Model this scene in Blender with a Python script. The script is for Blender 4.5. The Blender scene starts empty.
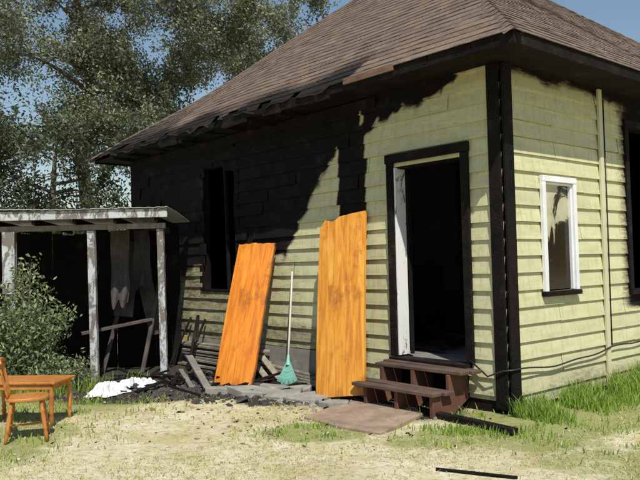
import bpy, math, random
import numpy as np
from mathutils import Vector, Matrix, noise

random.seed(7); np.random.seed(7)
rng=np.random.default_rng(11)
S=bpy.context.scene
S.view_settings.view_transform='Standard'
S.view_settings.look='None'
S.view_settings.exposure=0

# ------------------------------------------------------------------ helpers
def link(o,parent=None):
    S.collection.objects.link(o)
    if parent is not None: o.parent=parent
    return o
def empty(name,loc=(0,0,0),rotz=0):
    e=bpy.data.objects.new(name,None); e.location=loc; e.rotation_euler=(0,0,rotz)
    e.empty_display_size=.2
    return link(e)

class MB:
    def __init__(s): s.v=[]; s.f=[]
    def box(s,c,size,rot=None,taper=1.0):
        sx,sy,sz=[d/2 for d in size]; n=len(s.v)
        c=Vector(c)
        for (x,y,z) in [(-1,-1,-1),(1,-1,-1),(1,1,-1),(-1,1,-1),(-1,-1,1),(1,-1,1),(1,1,1),(-1,1,1)]:
            k=taper if z>0 else 1
            p=Vector((x*sx*k,y*sy*k,z*sz))
            if rot is not None: p=rot@p
            s.v.append(tuple(p+c))
        for f in [(0,3,2,1),(4,5,6,7),(0,1,5,4),(1,2,6,5),(2,3,7,6),(3,0,4,7)]:
            s.f.append(tuple(n+i for i in f))
        return s
    def beam(s,a,b,w,h,up=(0,0,1)):
        a=Vector(a); b=Vector(b); d=b-a; L=d.length; d.normalize()
        u=Vector(up)
        if abs(d.dot(u))>.98: u=Vector((0,1,0))
        x=d.cross(u).normalized(); z=x.cross(d).normalized()
        R=Matrix((x,d,z)).transposed()
        return s.box((a+b)/2,(w,L,h),R)
    def tube(s,pts,rad,n=8,cap=True):
        base=len(s.v); P=[Vector(p) for p in pts]
        prev=None
        for i,p in enumerate(P):
            if i==0: d=P[1]-P[0]
            elif i==len(P)-1: d=P[-1]-P[-2]
            else: d=P[i+1]-P[i-1]
            if d.length<1e-7: d=Vector((0,0,1))
            d.normalize()
            if prev is None:
                u=Vector((1,0,0)) if abs(d.x)<.8 else Vector((0,1,0))
            else: u=prev
            x=(u-d*u.dot(d))
            if x.length<1e-5: x=d.orthogonal()
            x.normalize(); prev=x; y=d.cross(x)
            r=rad[i] if hasattr(rad,'__len__') else rad
            for k in range(n):
                a=2*math.pi*k/n
                s.v.append(tuple(p+x*math.cos(a)*r+y*math.sin(a)*r))
        for i in range(len(P)-1):
            for k in range(n):
                a=base+i*n+k; b=base+i*n+(k+1)%n
                s.f.append((a,b,b+n,a+n))
        if cap:
            s.f.append(tuple(base+k for k in reversed(range(n))))
            e=base+(len(P)-1)*n
            s.f.append(tuple(e+k for k in range(n)))
        return s
    def prism(s,poly,z0,z1,tilt=(0,0)):
        n=len(s.v); k=len(poly)
        cx=sum(p[0] for p in poly)/k; cy=sum(p[1] for p in poly)/k
        for z in (z0,z1):
            for p in poly:
                s.v.append((p[0],p[1],z+(tilt[0]*(p[0]-cx)+tilt[1]*(p[1]-cy))))
        s.f.append(tuple(n+i for i in reversed(range(k))))
        s.f.append(tuple(n+k+i for i in range(k)))
        for i in range(k):
            j=(i+1)%k; s.f.append((n+i,n+j,n+k+j,n+k+i))
        return s
    def build(s,name,mat,parent=None,bevel=0,smooth=False):
        me=bpy.data.meshes.new(name); me.from_pydata(s.v,[],s.f); me.update()
        me.materials.append(mat)
        o=bpy.data.objects.new(name,me); link(o,parent)
        if smooth:
            for p in me.polygons: p.use_smooth=True
        if bevel:
            m=o.modifiers.new('bv','BEVEL'); m.width=bevel; m.segments=2; m.limit_method='ANGLE'
        return o

# ------------------------------------------------------------------ materials
def nmat(name):
    m=bpy.data.materials.new(name); m.use_nodes=True
    nt=m.node_tree; b=nt.nodes['Principled BSDF']
    return m,nt,b
def N(nt,t): return nt.nodes.new(t)
def coords(nt,scale=(1,1,1),kind='Object'):
    tc=N(nt,'ShaderNodeTexCoord'); mp=N(nt,'ShaderNodeMapping'); mp.inputs['Scale'].default_value=scale
    nt.links.new(tc.outputs[kind],mp.inputs['Vector']); return mp.outputs['Vector']
def noi(nt,vec,scale,detail=5,rough=.6,dist=0):
    n=N(nt,'ShaderNodeTexNoise'); n.inputs['Scale'].default_value=scale; n.inputs['Detail'].default_value=min(detail,5)
    n.inputs['Roughness'].default_value=rough; n.inputs['Distortion'].default_value=dist
    nt.links.new(vec,n.inputs['Vector']); return n.outputs['Fac']
def ramp(nt,fac,stops,interp='LINEAR'):
    r=N(nt,'ShaderNodeValToRGB'); cr=r.color_ramp; cr.interpolation=interp
    while len(cr.elements)<len(stops): cr.elements.new(.5)
    for e,(p,c) in zip(cr.elements,stops):
        e.position=p; e.color=(c[0],c[1],c[2],1) if hasattr(c,'__len__') else (c,c,c,1)
    nt.links.new(fac,r.inputs['Fac']); return r.outputs['Color']
def mix(nt,fac,a,b,mode='MIX'):
    m=N(nt,'ShaderNodeMix'); m.data_type='RGBA'; m.blend_type=mode
    if isinstance(fac,(int,float)): m.inputs[0].default_value=fac
    else: nt.links.new(fac,m.inputs[0])
    for i,x in ((6,a),(7,b)):
        if isinstance(x,(tuple,list)): m.inputs[i].default_value=(x[0],x[1],x[2],1)
        else: nt.links.new(x,m.inputs[i])
    return m.outputs[2]
def math_(nt,op,a,b=None,clamp=False):
    m=N(nt,'ShaderNodeMath'); m.operation=op; m.use_clamp=clamp
    for i,x in ((0,a),(1,b)):
        if x is None: continue
        if isinstance(x,(int,float)): m.inputs[i].default_value=x
        else: nt.links.new(x,m.inputs[i])
    return m.outputs[0]
def bump(nt,b,h,strength=.4,dist=.01):
    bn=N(nt,'ShaderNodeBump'); bn.inputs['Strength'].default_value=strength; bn.inputs['Distance'].default_value=dist
    nt.links.new(h,bn.inputs['Height']); nt.links.new(bn.outputs['Normal'],b.inputs['Normal'])
def attr(nt,name):
    a=N(nt,'ShaderNodeAttribute'); a.attribute_name=name; return a.outputs['Fac']

def wood(name,c1,c2,rough=.7,scale=(1,1,1),grain=8,bs=.3,dirt=None):
    m,nt,b=nmat(name); v=coords(nt,scale)
    n1=noi(nt,v,grain,8,.65,.6); n2=noi(nt,coords(nt),1.7,4)
    c=ramp(nt,n1,[(.3,c1),(.7,c2)])
    c=mix(nt,ramp(nt,n2,[(.35,0),(.7,.75)]),c,tuple(x*.55 for x in c1) if dirt is None else dirt)
    nt.links.new(c,b.inputs['Base Color']); b.inputs['Roughness'].default_value=rough
    bump(nt,b,n1,bs,.004); return m

def char_mat():
    m,nt,b=nmat('charred_wood'); v=coords(nt)
    vo=N(nt,'ShaderNodeTexVoronoi'); vo.feature='DISTANCE_TO_EDGE'; vo.inputs['Scale'].default_value=22; nt.links.new(v,vo.inputs['Vector'])
    n=noi(nt,v,3,8,.7)
    c=ramp(nt,n,[(.35,(.006,.005,.005)),(.6,(.015,.012,.010)),(.75,(.05,.038,.03))])
    nt.links.new(c,b.inputs['Base Color']); b.inputs['Roughness'].default_value=.85
    b.inputs['Specular IOR Level'].default_value=.12
    h=ramp(nt,vo.outputs['Distance'],[(0,0),(.12,1)])
    bump(nt,b,h,.5,.006); return m
CHAR=char_mat()

def siding_mat():
    m,nt,b=nmat('painted_siding'); v=coords(nt)
    n1=noi(nt,v,5,9,.7,.4); n2=noi(nt,coords(nt,(1,1,6)),2.2,6,.65); n3=noi(nt,coords(nt,(9,9,1.2)),2.5,7,.7)
    n5=noi(nt,v,38,3,.7)
    clean=ramp(nt,n2,[(.3,(.50,.48,.27)),(.55,(.60,.58,.34)),(.75,(.65,.63,.40))])
    stain=ramp(nt,n3,[(.50,0),(.76,.55)])
    clean=mix(nt,stain,clean,(.30,.265,.15))
    clean=mix(nt,ramp(nt,n5,[(.60,0),(.72,.55)]),clean,(.25,.22,.14))
    tone=attr(nt,'tone'); clean=mix(nt,math_(nt,'MULTIPLY',tone,.35),clean,(.38,.36,.22))
    bu=attr(nt,'burn')
    n4=noi(nt,coords(nt,(2.5,2.5,9)),3.2,8,.8,.5)
    f=math_(nt,'ADD',bu,math_(nt,'MULTIPLY',math_(nt,'SUBTRACT',n4,.5),.6))
    k=ramp(nt,f,[(.16,0),(.38,.32),(.47,.8),(.55,1)])
    burnt=ramp(nt,n1,[(.3,(.005,.004,.004)),(.6,(.012,.010,.009)),(.8,(.055,.042,.034))])
    midc=mix(nt,ramp(nt,f,[(.2,0),(.48,1)]),clean,(.16,.12,.07))
    c=mix(nt,k,midc,burnt)
    nt.links.new(c,b.inputs['Base Color'])
    r=ramp(nt,k,[(0,.6),(1,.85)]); nt.links.new(r,b.inputs['Roughness'])
    nt.links.new(ramp(nt,k,[(0,.3),(1,.14)]),b.inputs['Specular IOR Level'])
    bump(nt,b,n1,.4,.006); return m
SIDE=siding_mat()

def shingle_mat():
    m,nt,b=nmat('asphalt_shingles')
    uv=N(nt,'ShaderNodeTexCoord').outputs['UV']
    br=N(nt,'ShaderNodeTexBrick'); br.inputs['Scale'].default_value=1
    br.inputs['Brick Width'].default_value=.23; br.inputs['Row Height'].default_value=.15
    br.inputs['Mortar Size'].default_value=.003; br.inputs['Mortar Smooth'].default_value=.6
    br.inputs['Color1'].default_value=(.235,.165,.12,1); br.inputs['Color2'].default_value=(.07,.05,.04,1)
    br.inputs['Mortar'].default_value=(.05,.035,.03,1); br.offset=.37; br.offset_frequency=3
    nt.links.new(uv,br.inputs['Vector'])
    n1=noi(nt,uv,17,5,.8); n2=noi(nt,uv,.8,5,.6); n3=noi(nt,uv,90,2,.6)
    c=mix(nt,.45,br.outputs['Color'],ramp(nt,n1,[(.34,(.05,.035,.029)),(.5,(.13,.092,.07)),(.66,(.33,.25,.19))]))
    c=mix(nt,ramp(nt,n2,[(.4,0),(.75,.5)]),c,(.085,.06,.048))
    c=mix(nt,ramp(nt,n3,[(.45,0),(.65,.45)]),c,(.31,.245,.19))
    bu=attr(nt,'burn'); k=ramp(nt,math_(nt,'ADD',bu,math_(nt,'MULTIPLY',math_(nt,'SUBTRACT',n1,.5),.9)),[(.32,0),(.6,.97)])
    c=mix(nt,k,c,(.015,.013,.012))
    nt.links.new(c,b.inputs['Base Color']); b.inputs['Roughness'].default_value=.95; b.inputs['Specular IOR Level'].default_value=.15
    bump(nt,b,n1,.9,.014); return m
SHING=shingle_mat()

def ply_mat(name,ca,cb,cc):
    m,nt,b=nmat(name)
    v=coords(nt,(6,6,.55)); n1=noi(nt,v,2.2,7,.6,1.6); n2=noi(nt,coords(nt,(40,40,1.5)),2,4,.6); n3=noi(nt,coords(nt),2.3,6,.7)
    c=ramp(nt,n1,[(.3,ca),(.5,cb),(.68,cc)])
    c=mix(nt,ramp(nt,n2,[(.4,0),(.75,.45)]),c,ca)
    c=mix(nt,ramp(nt,n3,[(.54,0),(.72,.85)]),c,(.19,.065,.015))
    sm=attr(nt,'scorch')
    k=ramp(nt,math_(nt,'ADD',sm,math_(nt,'MULTIPLY',math_(nt,'SUBTRACT',n3,.5),.7)),[(.3,0),(.6,1)])
    c=mix(nt,k,c,(.10,.035,.012))
    nt.links.new(c,b.inputs['Base Color']); b.inputs['Roughness'].default_value=.5
    bump(nt,b,n2,.15,.002); return m
PLY1=ply_mat('varnished_plywood',(.44,.12,.008),(.70,.215,.012),(.80,.31,.03))
PLY2=ply_mat('varnished_birch',(.44,.145,.014),(.70,.28,.026),(.80,.42,.07))

def plain(name,col,rough=.7,var=.25,scale=6,metal=0,bs=.2):
    m,nt,b=nmat(name); v=coords(nt); n=noi(nt,v,scale,8,.7,.3)
    c=ramp(nt,n,[(.3,tuple(x*(1-var) for x in col)),(.7,tuple(min(1,x*(1+var)) for x in col))])
    nt.links.new(c,b.inputs['Base Color']); b.inputs['Roughness'].default_value=rough; b.inputs['Metallic'].default_value=metal
    bump(nt,b,n,bs,.006); return m
def peeling(name,paint,under,th=.55,scale=7):
    m,nt,b=nmat(name); n=noi(nt,coords(nt,(1,1,.5)),scale,9,.75,.5); n2=noi(nt,coords(nt),2,4)
    k=ramp(nt,n,[(th-.03,0),(th+.04,1)])
    c=mix(nt,k,mix(nt,ramp(nt,n2,[(.4,0),(.7,.4)]),paint,tuple(x*.6 for x in paint)),under)
    nt.links.new(c,b.inputs['Base Color']); b.inputs['Roughness'].default_value=.65
    bump(nt,b,n,.3,.005); return m
WHITE=peeling('peeling_white_paint',(.80,.80,.78),(.16,.12,.09),.6)
WHITE2=peeling('weathered_white_post',(.50,.52,.52),(.16,.14,.12),.50)
WFRAME=peeling('white_window_frame',(.80,.81,.82),(.3,.26,.2),.7)
GREYW=wood('weathered_grey_wood',(.15,.135,.11),(.32,.29,.25),.8,(6,6,1),4)
TANW=wood('weathered_tan_wood',(.18,.16,.12),(.38,.34,.26),.8,(6,1,6),4,dirt=(.06,.05,.04))
STEPW=wood('step_wood',(.075,.042,.03),(.20,.12,.08),.75,(9,1,9),4,dirt=(.03,.022,.017))
ORW=wood('orange_varnished_wood',(.40,.14,.028),(.64,.27,.06),.45,(5,5,1.2),4,.1,dirt=(.27,.09,.018))
CONC=plain('concrete',(.25,.235,.20),.9,.35,5)
TANC=plain('old_tan_paving',(.28,.20,.14),.9,.4,4)
METAL=plain('sheet_metal_roofing',(.50,.50,.49),.55,.3,3,.2)
BLACKC=plain('black_cable',(.02,.02,.02),.5,.1)
CLOTH=plain('faded_cloth',(.085,.07,.064),.95,.4,3)
SHEETW=plain('white_plastic',(.66,.66,.68),.6,.2,5)
SOOTW=plain('sooty_interior',(.04,.035,.03),.9,.5,2)
FLOORM=plain('sooty_floor',(.18,.17,.155),.9,.5,3)
DEBM=plain('ash_debris',(.05,.045,.04),.95,.8,12)
MOSS=plain('mossy_foundation',(.40,.36,.11),.9,.5,6)
TEAL=plain('teal_plastic',(.20,.46,.37),.45,.12,8,0,.05)
HANDLE=wood('pale_handle_wood',(.50,.48,.40),(.68,.66,.58),.5,(8,8,1),4,.1,dirt=(.45,.42,.34))

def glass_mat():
    m,nt,b=nmat('sooty_glass_painted_reflection'); n=noi(nt,coords(nt,(1,1,.8)),3.6,8,.65,.9)
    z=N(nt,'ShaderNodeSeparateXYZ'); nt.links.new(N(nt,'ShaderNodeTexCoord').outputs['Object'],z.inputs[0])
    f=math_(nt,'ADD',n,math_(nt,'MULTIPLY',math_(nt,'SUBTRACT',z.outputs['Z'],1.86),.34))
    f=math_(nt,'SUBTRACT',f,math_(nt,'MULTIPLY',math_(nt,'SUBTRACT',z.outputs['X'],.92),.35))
    c=ramp(nt,f,[(.46,(.024,.017,.009)),(.51,(.065,.047,.026)),(.545,(.42,.39,.25)),(.75,(.54,.51,.36))])  # soot plus pale curtain colour, with a bright upper-left reflection painted in
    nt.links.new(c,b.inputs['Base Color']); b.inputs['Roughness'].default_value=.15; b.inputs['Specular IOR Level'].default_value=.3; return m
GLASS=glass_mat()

def leaf_mat(name,dark,light,trans=.25):
    m,nt,b=nmat(name); t=attr(nt,'tint')
    n=noi(nt,coords(nt),.9,2)
    c=ramp(nt,math_(nt,'ADD',math_(nt,'MULTIPLY',t,.65),math_(nt,'MULTIPLY',n,.35)),[(.15,dark),(.75,light)])
    nt.links.new(c,b.inputs['Base Color']); b.inputs['Roughness'].default_value=.5
    b.inputs['Specular IOR Level'].default_value=.4
    tr=N(nt,'ShaderNodeBsdfTranslucent'); nt.links.new(c,tr.inputs['Color'])
    ms=N(nt,'ShaderNodeMixShader'); ms.inputs[0].default_value=trans
    nt.links.new(b.outputs[0],ms.inputs[1]); nt.links.new(tr.outputs[0],ms.inputs[2])
    nt.links.new(ms.outputs[0],nt.nodes['Material Output'].inputs['Surface']); return m
LEAF1=leaf_mat('grey_green_foliage',(.07,.08,.04),(.29,.31,.18))
LEAF2=leaf_mat('light_green_foliage',(.09,.115,.04),(.28,.32,.14))
LEAF3=leaf_mat('dark_foliage',(.025,.036,.015),(.09,.11,.045))
LEAFB=leaf_mat('bush_foliage',(.075,.11,.04),(.28,.34,.16))
GRASSM=leaf_mat('green_grass',(.10,.18,.02),(.34,.48,.08),.3)
DRYM=leaf_mat('dry_grass',(.26,.27,.08),(.68,.60,.30),.3)
BARK=plain('bark',(.13,.105,.085),.95,.4,7,0,.6)

# ------------------------------------------------------------------ ground
def fbm(x,y,s=1,o=3): 
    return noise.fractal(Vector((x*s,y*s,3.3)),1.0,2.0,o)
def ell(x,y,cx,cy,rx,ry,rot=0):
    dx,dy=x-cx,y-cy; c,s=math.cos(rot),math.sin(rot)
    u=(dx*c+dy*s)/rx; v=(-dx*s+dy*c)/ry
    return 1-math.sqrt(u*u+v*v)
def gz(x,y):
    if -9<x<7 and 1.5<y<15: return .018*fbm(x,y,1.3,3)
    return 0
def far_axis(lo,hi,step,ext):
    core=list(np.arange(lo,hi+1e-6,step)); L=[];d=step;p=lo
    while p>-ext: d*=1.35; p-=d; L.append(p)
    R=[];d=step;p=hi
    while p<ext: d*=1.35; p+=d; R.append(p)
    return L[::-1]+core+R
xs=far_axis(-6,5,.1,600); ys=far_axis(3,13,.1,600)
gv=[];ch=[];gr=[]
for y in ys:
    for x in xs:
        gv.append((x,y,gz(x,y)-.004))
        n=fbm(x+5,y-3,1.1,4)*.35
        c=max(ell(x,y,-1.9,9.2,1.7,1.1),ell(x,y,-1.0,8.85,1.6,.6,-.75),ell(x,y,-.9,9.4,1.5,.7,-.85),ell(x,y,.6,7.6,.95,.5,-.8),ell(x,y,-3.6,10.7,2.2,1.2))
        ch.append(max(0,min(1,.5+c*1.6+n)) if c>-.6 else 0)
        g=max(ell(x,y,2.3,6.9,1.6,.9,.7),ell(x,y,1.35,6.3,.9,.4,.4),ell(x,y,-.15,6.5,.55,.35),ell(x,y,-3.2,8.3,1.3,1.2),ell(x,y,-2.9,6.4,.6,1.0)*.8,ell(x,y,3,5.2,1.2,.7)*.6)
        gr.append(max(0,min(1,.42+g*1.2+n)) if g>-.6 else (.12+n*.5))
W_=len(xs)
gf=[(j*W_+i,j*W_+i+1,(j+1)*W_+i+1,(j+1)*W_+i) for j in range(len(ys)-1) for i in range(W_-1)]
me=bpy.data.meshes.new('ground'); me.from_pydata(gv,[],gf)
a=me.attributes.new('char','FLOAT','POINT'); a.data.foreach_set('value',ch)
a=me.attributes.new('green','FLOAT','POINT'); a.data.foreach_set('value',gr)
def ground_mat():
    m,nt,b=nmat('dirt_and_dry_grass'); v=coords(nt)
    n1=noi(nt,v,1.1,8,.7,.3); n2=noi(nt,v,14,8,.8); n3=noi(nt,v,60,4,.7); n4=noi(nt,v,3.5,8,.75,.5)
    c=ramp(nt,n1,[(.3,(.45,.37,.22)),(.5,(.63,.55,.37)),(.7,(.74,.68,.52))])
    c=mix(nt,ramp(nt,n4,[(.44,0),(.62,.75)]),c,(.46,.43,.18))
    c=mix(nt,ramp(nt,n2,[(.34,.8),(.5,0)]),c,(.19,.15,.07))
    c=mix(nt,ramp(nt,n3,[(.55,0),(.75,.6)]),c,(.78,.74,.60))
    g=attr(nt,'green'); gk=ramp(nt,math_(nt,'ADD',g,math_(nt,'MULTIPLY',math_(nt,'SUBTRACT',n4,.5),.9)),[(.35,0),(.7,.8)])
    c=mix(nt,gk,c,mix(nt,n2,(.14,.16,.04),(.31,.34,.10)))
    k=attr(nt,'char'); kk=ramp(nt,math_(nt,'ADD',k,math_(nt,'MULTIPLY',math_(nt,'SUBTRACT',n2,.5),.9)),[(.32,0),(.58,.97)])
    c=mix(nt,kk,c,ramp(nt,n3,[(.35,(.012,.011,.010)),(.6,(.045,.04,.034)),(.75,(.16,.14,.12))]))
    nt.links.new(c,b.inputs['Base Color']); b.inputs['Roughness'].default_value=.97; b.inputs['Specular IOR Level'].default_value=.1
    bump(nt,b,mix(nt,.4,n2,n3),.8,.03); return m
me.materials.append(ground_mat()); ground=link(bpy.data.objects.new('ground',me))

# ------------------------------------------------------------------ house
ANG=math.atan2(.656,.755)
house=empty('burnt_house',(1.79,6.97,0),ANG)
LL,WW=7.75,9.0; ZT=3.42; OV=.5; PITCH=.78
HC=.17
dLv=Vector((-.656,.755,0)); dRv=Vector((.755,.656,0)); C0=Vector((1.79,6.97,0))
def sm(x): return max(0.,min(1.,x))
D0,D1,DZ0,DZ1=.47,1.41,.46,2.56
B0,B1,BZ0,BZ1=4.56,5.48,1.15,3.0
W0,W1,WZ0,WZ1=.655,1.195,1.16,2.29
X0,X1,XZ0,XZ1=2.52,3.35,1.1,3.05
def burnL(t,z):
    n=noise.fractal(Vector((t*1.7,z*1.7,1.1)),1,2,4)*.13
    n2=noise.fractal(Vector((t*7,z*14,4.1)),1,2,3)*.08
    if t<1.86: sd=z-(3.00+.38*min(1,(1.86-t)/1.1))
    else:
        lim=2.35+(2.98-z)*.87
        low=1.70 if t<4.3 else 1.62-.05*(t-4.3)
        if z<low: sd=z-low
        elif t<2.33: sd=min(z-low,(t-1.86)*1.0+.03,(2.38-t+.02) if z<2.98 else 1)
        elif z>2.98: sd=z-2.93
        else: sd=t-lim
    if t>6.95: sd=max(sd,(z-1.2)*.6+(t-6.95))
    k=9 if t<2.4 else 5.5
    b=.5+(sd+n+n2)*k
    base=.06
    if t>4.1: base=.25+.14*min(1,(t-4.1)/2)+n
    elif t>3.0 and z<1.7: base=.19
    if z<.75 and t>1.9: base=max(base,.32)
    if D0-.25<t<D1+.25: base=max(base,.15)
    if z<.35 and t<2: base=max(base,.30-.4*z)
    return sm(max(b,base))
def burnR(t,z):
    n=noise.fractal(Vector((t*2,z*2,8.1)),1,2,4)*.1
    b=.5+(z-3.38+n)*4
    return sm(max(b,.02, .46-(abs(t-2.9)-.42)*1.4+n if z>.9 else 0, .34-.5*z+n))
def siding(name,plane,rects,bf,holes=False,mat=SIDE):
    V=[];F=[];B=[];T=[]
    for (t0,t1,z0,z1) in rects:
        k=int(math.floor(z0/HC+1e-6))
        while k*HC<z1-1e-4:
            za=max(z0,k*HC); zb=min(z1,(k+1)*HC)
            rr=random.Random(k*17+(3 if plane=='L' else 5))
            js=[];tj=rr.uniform(.5,2.5)
            while tj<10: js.append(tj); tj+=rr.uniform(1.2,3.4)
            segs=[t0]+[q for q in js if t0+.15<q<t1-.15]+[t1]
            for si in range(len(segs)-1):
                s0,s1=segs[si],segs[si+1]
                mid=(s0+s1)/2; ri=sum(1 for q in js if q<mid)
                r2=random.Random(k*101+ri*7+(1 if plane=='L' else 2)); tone=r2.random(); doff=r2.uniform(-.002,.003); dz=r2.uniform(-.004,.004)
                if s0>t0: s0+=.0018
                if s1<t1: s1-=.0018
                nt_=max(1,int((s1-s0)/.07)); ts=[s0+(s1-s0)*i/nt_ for i in range(nt_+1)]
                oa=.030-.024*(za-k*HC)/HC; ob=.030-.024*(zb-k*HC)/HC
                rows=[(za,.004),(za,oa),((za+zb)/2,(oa+ob)/2),(zb,ob)]
                base=len(V)
                for (z,o) in rows:
                    for t in ts:
                        b=bf(t,z); w=0
                        if (b>.5 or (plane=='L' and t>3.6)) and o>.006:
                            w=noise.noise(Vector((t*2.1,k*3.7,2)))*.018*(min(1,(b-.5)*4) if b>.5 else .5)
                        wz=.003*noise.noise(Vector((t*.8,k*5.1,7)))+(dz if z==za else 0)
                        oo=max(.002,o+w+(doff if o>.006 else 0))
                        V.append((-oo,t,z+wz) if plane=='L' else (t,-oo,z+wz)); B.append(b); T.append(tone)
                n=len(ts)
                for r in range(3):
                    for i in range(n-1):
                        if holes:
                            t=ts[i]; nh=noise.noise(Vector((t*1.1,k*2.3,9.7)))
                            if bf(t,za)>.8 and nh>.30: continue
                            if t>3.5 and nh>.44: continue
                        q=(base+r*n+i,base+r*n+i+1,base+(r+1)*n+i+1,base+(r+1)*n+i)
                        F.append(q if plane=='R' else q[::-1])
            k+=1
    me=bpy.data.meshes.new(name); me.from_pydata(V,[],F); me.materials.append(mat)
    a=me.attributes.new('burn','FLOAT','POINT'); a.data.foreach_set('value',B)
    a=me.attributes.new('tone','FLOAT','POINT'); a.data.foreach_set('value',T)
    o=bpy.data.objects.new(name,me); return link(o,house)
zb=.12
siding('wall_siding_front','L',[(0.0,D0,zb,ZT),(D0,D1,DZ1,ZT),(D1,2.0,zb,ZT),(2.0,B0,.42,ZT),(B0,B1,.42,BZ0),(B0,B1,BZ1,ZT),(B1,LL,.42,ZT)],burnL,True)
siding('wall_siding_side','R',[(0.0,W0,.06,ZT),(W0,W1,.06,WZ0),(W0,W1,WZ1,ZT),(W1,X0,.06,ZT),(X0,X1,.06,XZ0),(X0,X1,XZ1,ZT),(X1,WW,.06,ZT)],burnR)
m=MB()
def coreL(t0,t1,z0,z1): m.box((.065,(t0+t1)/2,(z0+z1)/2),(.13,t1-t0,z1-z0))
for r in [(.131,D0,0,ZT),(D0,D1,DZ1,ZT),(D0,D1,0,DZ0-.05),(D1,B0,0.0,ZT),(B0,B1,0,BZ0),(B0,B1,BZ1,ZT),(B1,LL,0,ZT)]: coreL(*r)
def coreR(t0,t1,z0,z1): m.box(((t0+t1)/2,.065,(z0+z1)/2),(t1-t0,.13,z1-z0))
for r in [(.0,W0,0,ZT),(W0,W1,0,WZ0),(W0,W1,WZ1,ZT),(W1,X0,0,ZT),(X0,X1,0,XZ0),(X0,X1,XZ1,ZT),(X1,WW,0,ZT)]: coreR(*r)
m.box((WW/2,LL+.065,ZT/2),(WW,.13,ZT)); m.box((WW+.065,LL/2,ZT/2),(.13,LL-.3,ZT))
m.build('wall_core',CHAR,house)
MB().box((WW/2,LL/2,.30),(WW-.3,LL-.3,.28)).build('floor',FLOORM,house)
m=MB(); m.box((3.0,3.4,1.93),(.1,6.4,2.96)); m.box((1.55,2.9,1.93),(2.75,.08,2.96)); m.box((WW/2,LL/2,3.36),(WW-.3,LL-.3,.06))
m.build('interior_walls',SOOTW,house)
m=MB()
for i in range(8): m.beam((.5+.3*i,1.2+.1*(i%3),.5),(.8+.3*i,2.5,.55+.35*(i%2)),.09,.04)
m.box((1.4,2.5,.95),(.8,.5,1.0))
m.build('burnt_furniture',CHAR,house,.006)
m=MB(); m.box((-.012,4.9,.2),(.02,5.7,.42)); m.build('foundation_skirt',CONC,house)
m=MB(); m.box((-.035,6.25,.25),(.02,.75,.34)); m.build('mossy_skirt_board',MOSS,house,.005)
m=MB(); m.box((-.036,.062,1.735),(.028,.135,3.37)); m.box((.055,-.036,1.735),(.148,.028,3.37))
m.build('corner_board',CHAR,house,.005)
m=MB(); m.box((1.86,-.042,1.73),(.075,.03,3.36)); m.build('side_trim_board',peeling('cream_trim_paint',(.58,.56,.36),(.3,.26,.16),.66),house,.004)
tw=.095
m=MB()
m.box((-.045,D0-tw/2,(DZ0+DZ1)/2+.02),(.035,tw,DZ1-DZ0+.04)); m.box((-.045,D1+tw/2,(DZ0+DZ1)/2+.02),(.035,tw,DZ1-DZ0+.04))
m.box((-.05,(D0+D1)/2,DZ1+.09),(.045,D1-D0+2*tw+.02,.10))
m.box((-.04,(D0+D1)/2,DZ0-.025),(.2,D1-D0+.1,.045))
m.build('door_frame',CHAR,house,.006)
m=MB(); m.box((.045,D1-.012,(DZ0+DZ1)/2-.0),(.165,.022,DZ1-DZ0-.02)); m.build('door_jamb',WHITE,house,.003)
m=MB(); m.box((.16,D1-.035,(DZ0+DZ1)/2-.0),(.05,.02,DZ1-DZ0-.02)); m.build('door_stop',CHAR,house,.003)
m=MB(); m.box((.065,D0+.012,(DZ0+DZ1)/2),(.12,.022,DZ1-DZ0-.02)); m.box((.065,(D0+D1)/2,DZ1-.012),(.12,D1-D0-.05,.022)); m.build('door_jamb_charred',CHAR,house,.003)
random.seed(12)
m=MB()
z=BZ0+.02
while z<BZ1:
    for side,tt in ((1,B0),(-1,B1)):
        l=random.choice([.02,.03,.05,.08,.03])*random.uniform(.6,1.3)
        m.box((-.012+random.uniform(-.006,.004),tt+side*(l/2-.04),z+.085),(.018,l+.08,.165),Matrix.Rotation(random.uniform(-.03,.03),3,'X'))
    z+=HC
m.box((-.014,(B0+B1)/2,BZ0-.01),(.05,B1-B0+.1,.04),Matrix.Rotation(.015,3,'X'))
m.beam((.05,B0+.3,BZ0),(.06,B0+.36,BZ1),.05,.04)
m.box((-.012,B0+.15,BZ1-.04),(.02,.3,.12),Matrix.Rotation(.12,3,'X'))
m.build('burnt_opening_edges',CHAR,house,.004)
m=MB()
m.box((X0-.04,-.04,(XZ0+XZ1)/2),(.08,.03,XZ1-XZ0)); m.box((X1+.04,-.04,(XZ0+XZ1)/2),(.08,.03,XZ1-XZ0)); m.box(((X0+X1)/2,-.045,XZ0-.03),(1.0,.06,.05)); m.box(((X0+X1)/2,-.042,XZ1+.04),(1.0,.03,.08))
m.build('burnt_side_window_frame',CHAR,house,.006)
m=MB(); fw=.06
m.box((W0-fw/2,-.045,(WZ0+WZ1)/2),(fw,.04,WZ1-WZ0)); m.box((W1+fw/2,-.045,(WZ0+WZ1)/2),(fw,.04,WZ1-WZ0)); m.box(((W0+W1)/2,-.047,WZ1+fw/2),(W1-W0+2*fw,.044,fw))
m.box((W0+.012,-.012,(WZ0+WZ1)/2),(.024,.05,WZ1-WZ0-.01)); m.box((W1-.012,-.012,(WZ0+WZ1)/2),(.024,.05,WZ1-WZ0-.01));m.box(((W0+W1)/2,-.012,WZ1-.014),(W1-W0-.05,.05,.022))
m.build('window_frame',WFRAME,house,.004)
m=MB(); m.box(((W0+W1)/2,-.05,WZ0-.025),(W1-W0+2*fw+.03,.07,.05)); m.build('window_sill',CHAR,house,.005)
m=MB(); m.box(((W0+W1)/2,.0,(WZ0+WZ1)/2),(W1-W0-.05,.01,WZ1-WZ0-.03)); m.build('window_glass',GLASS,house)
m=MB(); e=OV
z=ZT
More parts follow.
